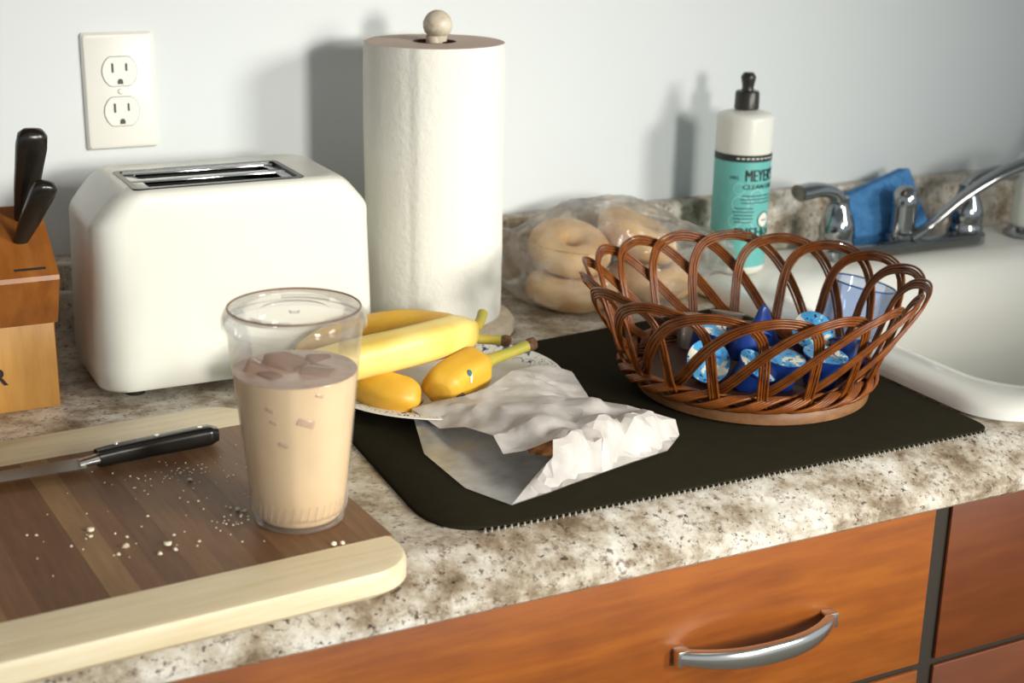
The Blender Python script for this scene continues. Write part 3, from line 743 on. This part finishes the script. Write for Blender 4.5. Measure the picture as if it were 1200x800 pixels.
for (a, z, s) in smud:
    r0 = cr_(z) - .0012
    q = build('ice_cube', rbox(-s, s, -.0012, .0012, -s * .45, s * .45, .0008, 2), 'coffee_top', None, loc=(CX + r0 * math.cos(a), CY + r0 * math.sin(a), CZ + z), rot=(0, .35, a + PI / 2))
    tag(q, 'sunken ice cube edge showing through the side of the iced coffee', 'ice cube', 'sunken ice in the coffee')

# ------------------------------------------------------------------ black mat
ma = thing('drying_mat', 'black fabric drying mat with stitched edge lying beside the sink', 'mat', (.35, -.39, 0))
def rpoly(pts, R, n=8):
    out = []
    m = len(pts)
    for i in range(m):
        p, a, b_ = Vector(pts[i]), Vector(pts[i - 1]), Vector(pts[(i + 1) % m])
        u, v = (a - p).normalized(), (b_ - p).normalized(); r = R[i]
        s, e = p + u * r, p + v * r
        for k in range(n + 1):
            t = k / n; out.append((s * (1 - t) ** 2 + p * 2 * t * (1 - t) + e * t ** 2))
    return out
mp = rpoly([(.081, -.588), (.613, -.588), (.613, -.178), (.100, -.236)], [.062, .018, .02, .03])
mp = [(q.x - .35, q.y + .39) for q in mp]
build('mat_pad', loft([[(a, b_, .0002) for a, b_ in mp], [(a, b_, .0026) for a, b_ in mp], [(a * .996, b_ * .996, .0034) for a, b_ in mp]]), 'mat', ma, sharp=60)
st = []
x = .118
while x < .606:
    st.append(xf(rbox(-.0008, .0008, -.0042, .003, -.0010, .0010, .0005, 1), Matrix.Translation((x - .35, -.5878 + .39, .0012)) @ Matrix.Rotation(-.45, 4, 'Z')))
    x += .0054
s_ = build('edge_stitching', join(*st), 'stitch', ma); s_['kind'] = 'stuff'
MZ = .0035

# ------------------------------------------------------------------ paper plate
PLX, PLY = .211, -.305
pl = build('paper_plate', lathe([(0, .0), (.078, .0), (.084, .003), (.090, .009), (.097, .0125), (.108, .0145), (.1135, .0142), (.1138, .0136), (.108, .0137), (.097, .0117), (.0905, .008), (.0845, .0022), (.0785, -.0003), (0, -.0003)], 96), 'plate', None, loc=(PLX, PLY, MZ + .0005), sharp=60)
tag(pl, 'white paper plate with blue and teal printed rim under the bananas', 'plate')
# ------------------------------------------------------------------ bananas
def banana(label, pts, rmax, mat, stem_pts=None, tip=True, nub=True, roll=.3, stem_end=True, t0=.34):
    base = Vector(pts[len(pts) // 2]); base.z = min(q[2] for q in pts) - rmax * .9
    b = thing('banana', label, 'banana', base, group='bananas on the paper plate')
    L = [Vector(q) - base for q in pts]
    c = catmull(L, 10); n = len(c); R = []
    for i in range(n):
        t = i / (n - 1)
        e = min(1, (t / .22)) if tip else 1
        f = min(1, ((1 - t) / .20)) if stem_pts else 1
        R.append(rmax * (t0 + (1 - t0) * math.sin(e * PI / 2) ** .8) * (.36 + .64 * math.sin(f * PI / 2) ** .9))
    shp = lambda a: 1 + .06 * math.cos(5 * (a + roll))
    build('peel', tube(c, R, 25, shape=shp), mat, b, sharp=70)
    if stem_pts:
        s = catmull([L[-1]] + [Vector(q) - base for q in stem_pts], 6)
        stm = build('stem', tube(s, [R[-1] * .98, R[-1] * .8, R[-1] * .72, R[-1] * .78], 12), 'stem', b, sharp=70)
        if stem_end:
            d = (s[-1] - s[-2]).normalized()
            build('stem_end', tube([s[-1] - d * .002, s[-1] + d * .002, s[-1] + d * .006, s[-1] + d * .0075], [R[-1] * .80, R[-1] * .95, R[-1] * .85, R[-1] * .3], 9), 'stem_end', stm)
    if tip and nub:
        d = (c[0] - c[1]).normalized()
        build('tip', tube([c[0] - d * .001, c[0] + d * .003, c[0] + d * .005], [R[0] * 1.01, R[0] * .72, R[0] * .3], 10), 'stem_end', b)
    return b
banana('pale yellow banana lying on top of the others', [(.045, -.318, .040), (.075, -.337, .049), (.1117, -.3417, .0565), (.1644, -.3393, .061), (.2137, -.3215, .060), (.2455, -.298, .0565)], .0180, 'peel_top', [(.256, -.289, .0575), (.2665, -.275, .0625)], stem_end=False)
banana('yellow banana at the back, half hidden behind the top one', [(.100, -.225, .030), (.1479, -.2475, .046), (.1902, -.2588, .052), (.2269, -.2641, .0465), (.2508, -.2701, .041)], .0172, 'peel', [(.266, -.277, .0375), (.283, -.287, .0370)])
banana('short-tipped golden banana under the top one, dark tip pointing out', [(.1625, -.3620, .0205), (.152, -.3605, .0245), (.137, -.350, .0285), (.1275, -.325, .030), (.130, -.290, .030), (.15, -.25, .030), (.185, -.225, .030)], .0178, 'peel', None, True)
banana('golden banana with green stem and peeling blue sticker, in front', [(.1790, -.3690, .0255), (.1870, -.3625, .0290), (.2000, -.3560, .0325), (.2190, -.3480, .0355), (.2380, -.3395, .0378)], .0192, 'peel', [(.252, -.334, .0385), (.272, -.3285, .040), (.2895, -.3265, .0435)], nub=False, t0=.62)
from mathutils.bvhtree import BVHTree
peel_d = [q for q in C.objects if q.name.startswith('peel')][-1]
root_d = peel_d.parent
bvh = BVHTree.FromPolygons([v.co + root_d.location for v in peel_d.data.vertices], [tuple(q.vertices) for q in peel_d.data.polygons])
def on_peel(dx, dz):
    o_ = Vector((.200 + dx, -.43, .062 + dz)); h = bvh.ray_cast(o_, Vector((.0, .84, -.34)).normalized())
    return (h[0] + h[1] * .0006 - root_d.location) if h[0] is not None else None
def patch(cx_, cz_, rx, rz_, nm, mt, lift=0):
    ring = [on_peel(cx_ + rx * math.cos(2 * PI * k / 14), cz_ + rz_ * math.sin(2 * PI * k / 14)) for k in range(14)]; c0 = on_peel(cx_, cz_)
    if c0 is None or any(q is None for q in ring): return
    L_ = Vector((0, -lift, lift * .4))
    build(nm, ([c0 + L_] + [q + L_ for q in ring], [(0, k + 1, (k + 1) % 14 + 1) for k in range(14)]), mt, root_d, smooth=False)
patch(.0085, -.0015, .0014, .0048, 'sticker', 'label_white')
patch(.0070, .0035, .0022, .0030, 'sticker_print', 'sticker_teal', .0004)
build('tip', tube([Vector((.1945, -.3725, .0235)) - root_d.location, Vector((.1985, -.3785, .0215)) - root_d.location, Vector((.2005, -.3805, .0205)) - root_d.location], [.0062, .0040, .0015], 10), 'stem_end', root_d)

# ------------------------------------------------------------------ glassine pastry bag and pastry
def sheet(name, outline, ctrl, mat, parent, spacing=.009, jit=.0012, zmin=.0, seed=1, zfun=None, two=None):
    """outline: list of (x,y,z); ctrl: interior (x,y,z); triangulated crumpled sheet"""
    random.seed(seed)
    OUT = []
    m = len(outline)
    for i in range(m):
        a, b_ = Vector(outline[i]), Vector(outline[(i + 1) % m]); k = max(1, int((b_ - a).length / spacing))
        for q in range(k): OUT.append(a.lerp(b_, q / k))
    nb = len(OUT)
    src = [Vector(p) for p in OUT] + [Vector(p) for p in ctrl for _ in range(3)]
    xs = [p.x for p in OUT]; ys = [p.y for p in OUT]
    pts = [Vector((p.x, p.y)) for p in OUT]
    y = min(ys)
    while y < max(ys):
        x = min(xs)
        while x < max(xs):
            q = Vector((x + random.uniform(-.45, .45) * spacing, y + random.uniform(-.45, .45) * spacing))
            if min((q - Vector((p.x, p.y))).length for p in OUT) > spacing * .55: pts.append(q)
            x += spacing
        y += spacing
    r = delaunay_2d_cdt(pts, [(i, (i + 1) % nb) for i in range(nb)], [], 1, 1e-6)
    V = []
    for i, q in enumerate(r[0]):
        num = den = 0
        for p in src:
            d = (q.x - p.x) ** 2 + (q.y - p.y) ** 2 + 1e-7
            w = 1 / d ** 1.6; num += w * p.z; den += w
        z = num / den
        u_, w_ = q.x * .83 - q.y * .56, q.x * .56 + q.y * .83
        z += jit * (2.2 * (abs(noise.noise((u_ * 16, w_ * 75, seed))) - .25) + 1.1 * noise.noise((q.x * 95, q.y * 95, seed)) + random.uniform(-.22, .22)) if den < 1e9 else 0
        V.append((q.x, q.y, max(z, zmin)))
    return V, [tuple(f) for f in r[2]]
bag = thing('paper_bag', 'crumpled white glassine pastry bag lying open on the black mat', 'paper bag', (0, 0, 0))
under = [(.1500, -.3765, .0180), (.133, -.4427, .0050), (.1339, -.5195, .0048), (.1517, -.5645, .0055), (.1849, -.5569, .0055), (.2393, -.5412, .0055), (.2821, -.5296, .0055), (.3177, -.5214, .0055), (.3452, -.497, .0055), (.343, -.488, .0060), (.3118, -.4652, .006), (.3013, -.4215, .0065), (.318, -.362, .0225), (.2989, -.343, .0235), (.2557, -.362, .0225), (.218, -.3838, .0225), (.1917, -.392, .0215)]
build('bottom_sheet', sheet('bottom', under, [(.22, -.46, .006), (.2, -.5, .005), (.17, -.44, .007), (.25, -.48, .0055), (.2, -.42, .014)], 'glassine_thin', bag, .008, .0006, .0050, 4), 'glassine_thin', bag, sharp=25)
top = [(.1500, -.3770, .0190), (.157, -.4198, .015), (.1705, -.4413, .022), (.1764, -.4816, .028), (.1728, -.5074, .022), (.1891, -.5124, .024), (.2085, -.5227, .034), (.2024, -.5345, .025), (.1854, -.5367, .012), (.1517, -.5650, .0065), (.1849, -.5574, .0065), (.2393, -.5416, .0065), (.2821, -.5300, .0065), (.3177, -.5218, .0065), (.3452, -.4974, .007), (.3460, -.489, .018), (.3118, -.4652, .028), (.3013, -.4215, .020), (.318, -.358, .0235), (.2989, -.343, .0290), (.2557, -.3586, .033), (.218, -.3838, .030), (.1917, -.3935, .030), (.1700, -.3790, .0235)]
build('top_sheet', sheet('top', top, [(.2438, -.4454, .035), (.262, -.505, .041), (.293, -.505, .036), (.2119, -.4449, .033), (.2288, -.517, .038), (.25, -.525, .030), (.2, -.415, .030), (.25, -.40, .031), (.28, -.46, .037), (.315, -.492, .032), (.22, -.48, .0375)], 'glassine', bag, .0055, .0016, .0060, 9), 'glassine', bag, sharp=22)
pv = []
bm = bmesh.new(); bmesh.ops.create_icosphere(bm, subdivisions=4, radius=1)
for v in bm.verts:
    nn = noise.noise(v.co * 2.2) * .16 + noise.noise(v.co * 6) * .07
    v.co *= 1 + nn
    v.co = Vector((v.co.x * .050, v.co.y * .020, v.co.z * .0100))
bm.verts.index_update()
pv = [v.co.copy() for v in bm.verts], [tuple(v.index for v in f.verts) for f in bm.faces]; bm.free()
ps = build('pastry', pv, 'pastry', None, loc=(.250, -.494, .0195), rot=(0, 0, .22), sharp=80)
tag(ps, 'brown baked pastry peeking out of the glassine bag', 'pastry')

# ------------------------------------------------------------------ bagels in a clear bag
def bagel(label, loc, rot, R=.030, r=.0215, seed=0):
    V, F = [], []; n, m = 40, 20
    for i in range(n):
        a = 2 * PI * i / n
        for j in range(m):
            b_ = 2 * PI * j / m
            rr = r * (1 + .06 * noise.noise((math.cos(a) * 1.5 + seed, math.sin(a) * 1.5, j * .2)))
            V.append(((R + rr * math.cos(b_)) * math.cos(a), (R + rr * math.cos(b_)) * math.sin(a), rr * .92 * math.sin(b_)))
            F.append((i * m + j, ((i + 1) % n) * m + j, ((i + 1) % n) * m + (j + 1) % m, i * m + (j + 1) % m))
    o = build('bagel', (V, F), 'bagel', None, loc=loc, rot=rot, sharp=80)
    return tag(o, label, 'bagel', 'bagels in the clear bag')
bagel('golden bagel lying flat at the end of the bag near the paper towels', (.463, -.098, .0195), (.02, .02, 0), seed=1, R=.032, r=.0195)
bagel('golden bagel lying flat in the bag behind the wicker basket', (.5665, -.098, .0195), (-.02, .01, 1), seed=2, R=.032, r=.0195)
bagel('bagel leaning on the flat ones near the paper towels, in the bag', (.466, -.086, .0625), (.36, -.16, .4), seed=3, R=.028, r=.019)
bagel('topmost bagel in the bag, its hole turned to the front', (.556, -.082, .0675), (.42, .10, .8), seed=4, R=.029, r=.020)
def bagfilm():
    bm = bmesh.new(); bmesh.ops.create_icosphere(bm, subdivisions=5, radius=1)
    V = []
    c = Vector((.5165, -.096, .05))
    for v in bm.verts:
        d = v.co.normalized()
        e = 3.0
        s = 1 / (abs(d.x / .136) ** e + abs(d.y / .074) ** e + abs(d.z / (.064 if d.z > 0 else .0495)) ** e) ** (1 / e)
        rid = abs(noise.noise((d.x * 3.2 + d.z * 2, d.y * 3.2, d.z * 3.4))) + .5 * abs(noise.noise((d.x * 8, d.y * 8 + 3, d.z * 8)))
        s *= 1.03 - .13 * rid
        p = c + d * s
        if d.z > .3: p.z -= .020 * max(0, abs(d.x) - .35)
        if d.x > .55: p.x += (d.x - .55) * .02; p.z = c.z + (p.z - c.z) * (1 - (d.x - .55) * 1.2)
        p.z = max(p.z, .0008); p.y = min(p.y, -.026)
        V.append(p)
    bm.verts.index_update()
    F = [tuple(v.index for v in f.verts) for f in bm.faces]; bm.free(); return V, F
bb = thing('plastic_bag', 'clear wrinkled plastic bag of bagels against the backsplash', 'plastic bag', (.528, -.094, 0))
fm = bagfilm()
build('bag_film', (
    [Vector(v) - Vector((.528, -.094, 0)) for v in fm[0]], fm[1]), 'bag_film', bb, sharp=35)
flap = sheet('flap', [(.445, -.130, .004), (.452, -.168, .0012), (.50, -.182, .0012), (.56, -.178, .0012), (.58, -.150, .006), (.52, -.145, .010)], [(.50, -.165, .007)], 'bag_film', bb, .008, .0025, .0008, 21)
build('bag_flap', ([Vector(v) - Vector((.528, -.094, 0)) for v in flap[0]], flap[1]), 'bag_film', bb, smooth=False)

# ------------------------------------------------------------------ wicker basket
GX, GY = .4755, -.4097
bk = thing('wicker_basket', 'round varnished brown wicker basket with open woven sides on a wooden base', 'basket', (GX, GY, MZ))
build('base_disc', xf(lathe([(0, 0), (.103, 0), (.1072, .0025), (.1078, .0085), (.1055, .0140), (.100, .0150), (0, .0150)], 72), Matrix.Translation((.005, -.0035, 0))), 'basket_wood', bk)
build('basket_floor', lathe([(0, .0158), (.040, .0175), (.080, .0160), (.104, .0155), (.106, .0150), (0, .0150)], 60), 'basket_floor', bk)
NB = 18; ST = 2 * PI / NB
def RZ(z):
    u = max(0, min(1.1, (z - .016) / .092)); return .104 + .0490 * u ** .78
ctrl = [(-.06, .014), (-.03, .032), (-.01, .052), (.02, .073), (.12, .090), (.36, .1025), (.80, .1085), (1.18, .1065), (1.55, .098), (1.95, .080), (2.40, .055), (2.75, .038), (3.15, .0265), (3.6, .0205), (4.1, .0185)]
cc = catmull([(a, z, 0) for a, z in ctrl], 4)
ncc = len(cc)
def boff(i):
    t = i / (ncc - 1)
    return .0050 * math.cos(2 * PI * 1.5 * min(1, t * 1.12) + .35)
rods = []
for k in range(4):
    w = (k - 1.5) * .00245
    pts = []
    for i, q in enumerate(cc):
        a, z = q.x * ST, q.y; r0 = RZ(z)
        q2 = cc[min(i + 1, ncc - 1)]; q1 = cc[max(i - 1, 0)]
        tv = Vector(((q2.x - q1.x) * ST * r0, (q2.y - q1.y) * 1.12)).normalized(); nv = Vector((-tv.y, tv.x))
        a2 = a + nv.x * w / r0; z2 = z + nv.y * w
        r = RZ(z2) + boff(i) + .0006 * math.sin(k * 2 + i * .3)
        phi = -a2
        pts.append((r * math.cos(phi), r * math.sin(phi), z2))
    rods.append(tube(pts, .00128, 6))
b0 = build('wicker_band', join(*rods), 'wicker', bk, sharp=80)
for i in range(1, NB):
    c_ = b0.copy(); C.objects.link(c_); c_.parent = bk; c_.rotation_euler = (0, 0, i * ST)
def ringtube(fr, fz, rad, n=160):
    return tube([(fr(2 * PI * i / n) * math.cos(2 * PI * i / n), fr(2 * PI * i / n) * math.sin(2 * PI * i / n), fz(2 * PI * i / n)) for i in range(n + 1)], rad, 6, False)
br = []
for s in range(3):
    for k in range(4):
        ph = s * 2 * PI / 3 + k * .30
        br.append(ringtube(lambda a, p=ph: .1130 + .0068 * math.cos(8 * a + p), lambda a, p=ph: .0225 + .0062 * math.sin(8 * a + p), .0017))
build('base_braid', join(*br), 'wicker', bk, sharp=80)

# coffee pods and tubs in the basket
def tub(name, label, loc, rot, mb, ml, r=.0205, h=.030, rim=None, group='blue tubs in the basket'):
    t = thing(name, label, 'tub', loc, rot, group)
    build('cup_body', lathe([(0, -h), (r * .70, -h), (r * .74, -h + .001), (r * .90, -.002), (r * .92, 0)], 32), mb, t, sharp=50)
    build('rim', lathe([(r * .92, -.0012), (r * 1.04, -.0010), (r * 1.04, .0002), (r * .92, .0003)], 32), rim or mb, t, sharp=50)
    build('foil_lid', lathe([(0, .0007), (r * .9, .0007), (r * 1.02, .0005), (r * 1.02, .0001)], 32), ml, t)
    return t
R_ = math.radians
tub('creamer_tub', 'blue tub lying on its side against the basket wall, printed lid facing out', (.4135, -.4365, .0450), (R_(62), 0, R_(-18)), 'cream_blue', 'lid_print', .0195, .027)
tub('creamer_tub', 'upright blue tub at the middle front of the basket, lid printed pale blue', (.4735, -.4660, .0500), (R_(9), R_(4), 0), 'cream_blue', 'lid_print', .0200, .029)
tub('creamer_tub', 'upright blue tub at the front beside the sink side of the basket', (.5135, -.4760, .0500), (R_(8), R_(-5), 1), 'cream_blue', 'lid_print', .0200, .029)
tub('creamer_tub', 'blue tub tilted on top of the others at the basket centre', (.474, -.4120, .0580), (R_(24), R_(6), 2), 'cream_blue', 'lid_print', .0205, .028)
tub('creamer_tub', 'gold-rimmed blue tub tipped up against the sink side of the basket', (.5440, -.4180, .0520), (R_(48), R_(10), R_(-30)), 'cream_blue', 'lid_print', .0195, .027, 'gold')
tub('creamer_tub', 'blue tub wedged against the basket wall nearest the sink', (.5640, -.4480, .0480), (R_(20), R_(-14), 3), 'cream_blue', 'lid_print', .0190, .027)
tub('creamer_tub', 'blue tub with its pale lid tipped forward, next to the one lying on its side', (.4500, -.4620, .0440), (R_(34), R_(8), R_(20)), 'cream_blue', 'lid_print', .0190, .026)
tub('creamer_tub', 'blue tub tilted high in front of the clear tubs', (.4520, -.3890, .0590), (R_(18), R_(-8), 1), 'cream_blue', 'lid_print', .0205, .028)
tub('clear_tub', 'clear plastic tub with brown foil lid at the back of the basket, nearer the bagels', (.4646, -.3341, .0520), (R_(-3), R_(3), 0), 'clear_tub', 'foil_brown', .0175, .030, None, 'clear tubs in the basket')
tub('clear_tub', 'clear plastic tub with brown foil lid, tilted, behind the blue tubs', (.5050, -.3350, .0520), (R_(-8), R_(12), 0), 'clear_tub', 'foil_brown', .0170, .030, None, 'clear tubs in the basket')
# folded blue foil peak
fp = thing('foil_wrapper', 'dark blue pointed foil wrapper sticking up among the tubs', 'wrapper', (.5110, -.3790, .0345))
rings = []
for i in range(13):
    t = i / 12; z = -.008 + .046 * t; w = .021 * (1 - t) ** 1.5 + .0058 * math.sqrt(max(0, 1 - t ** 5)) + .0004; th = .008 * (1 - t) + .0028 * math.sqrt(max(0, 1 - t ** 5)) + .0004
    rings.append([(w * math.cos(a) + .002 * math.sin(t * 3), th * math.sin(a) - .004 * t * t, z) for a in [2 * PI * k / 16 for k in range(16)]])
build('foil', loft(rings), 'cream_blue', fp, sharp=80)

# ------------------------------------------------------------------ pale blue glass on the sink rim
gl = thing('blue_tumbler', 'small pale blue clear tumbler leaning on the sink rim behind the basket', 'glass', (.6490, -.3475, .0172), (R_(3), R_(11), 0))
build('glass_wall', lathe([(0, .0035), (.0265, .0035), (.0295, .006), (.0325, .051), (.0330, .0525), (.0342, .0525), (.0345, .051), (.0312, .002), (.029, 0), (0, 0)], 48), 'glass_blue', gl, sharp=50)
build('glass_rim', tube([(.0336 * math.cos(2 * PI * k / 48), .0336 * math.sin(2 * PI * k / 48), .0525) for k in range(49)], .0009, 6), 'glass_rim', gl)

bpy.context.view_layer.update()
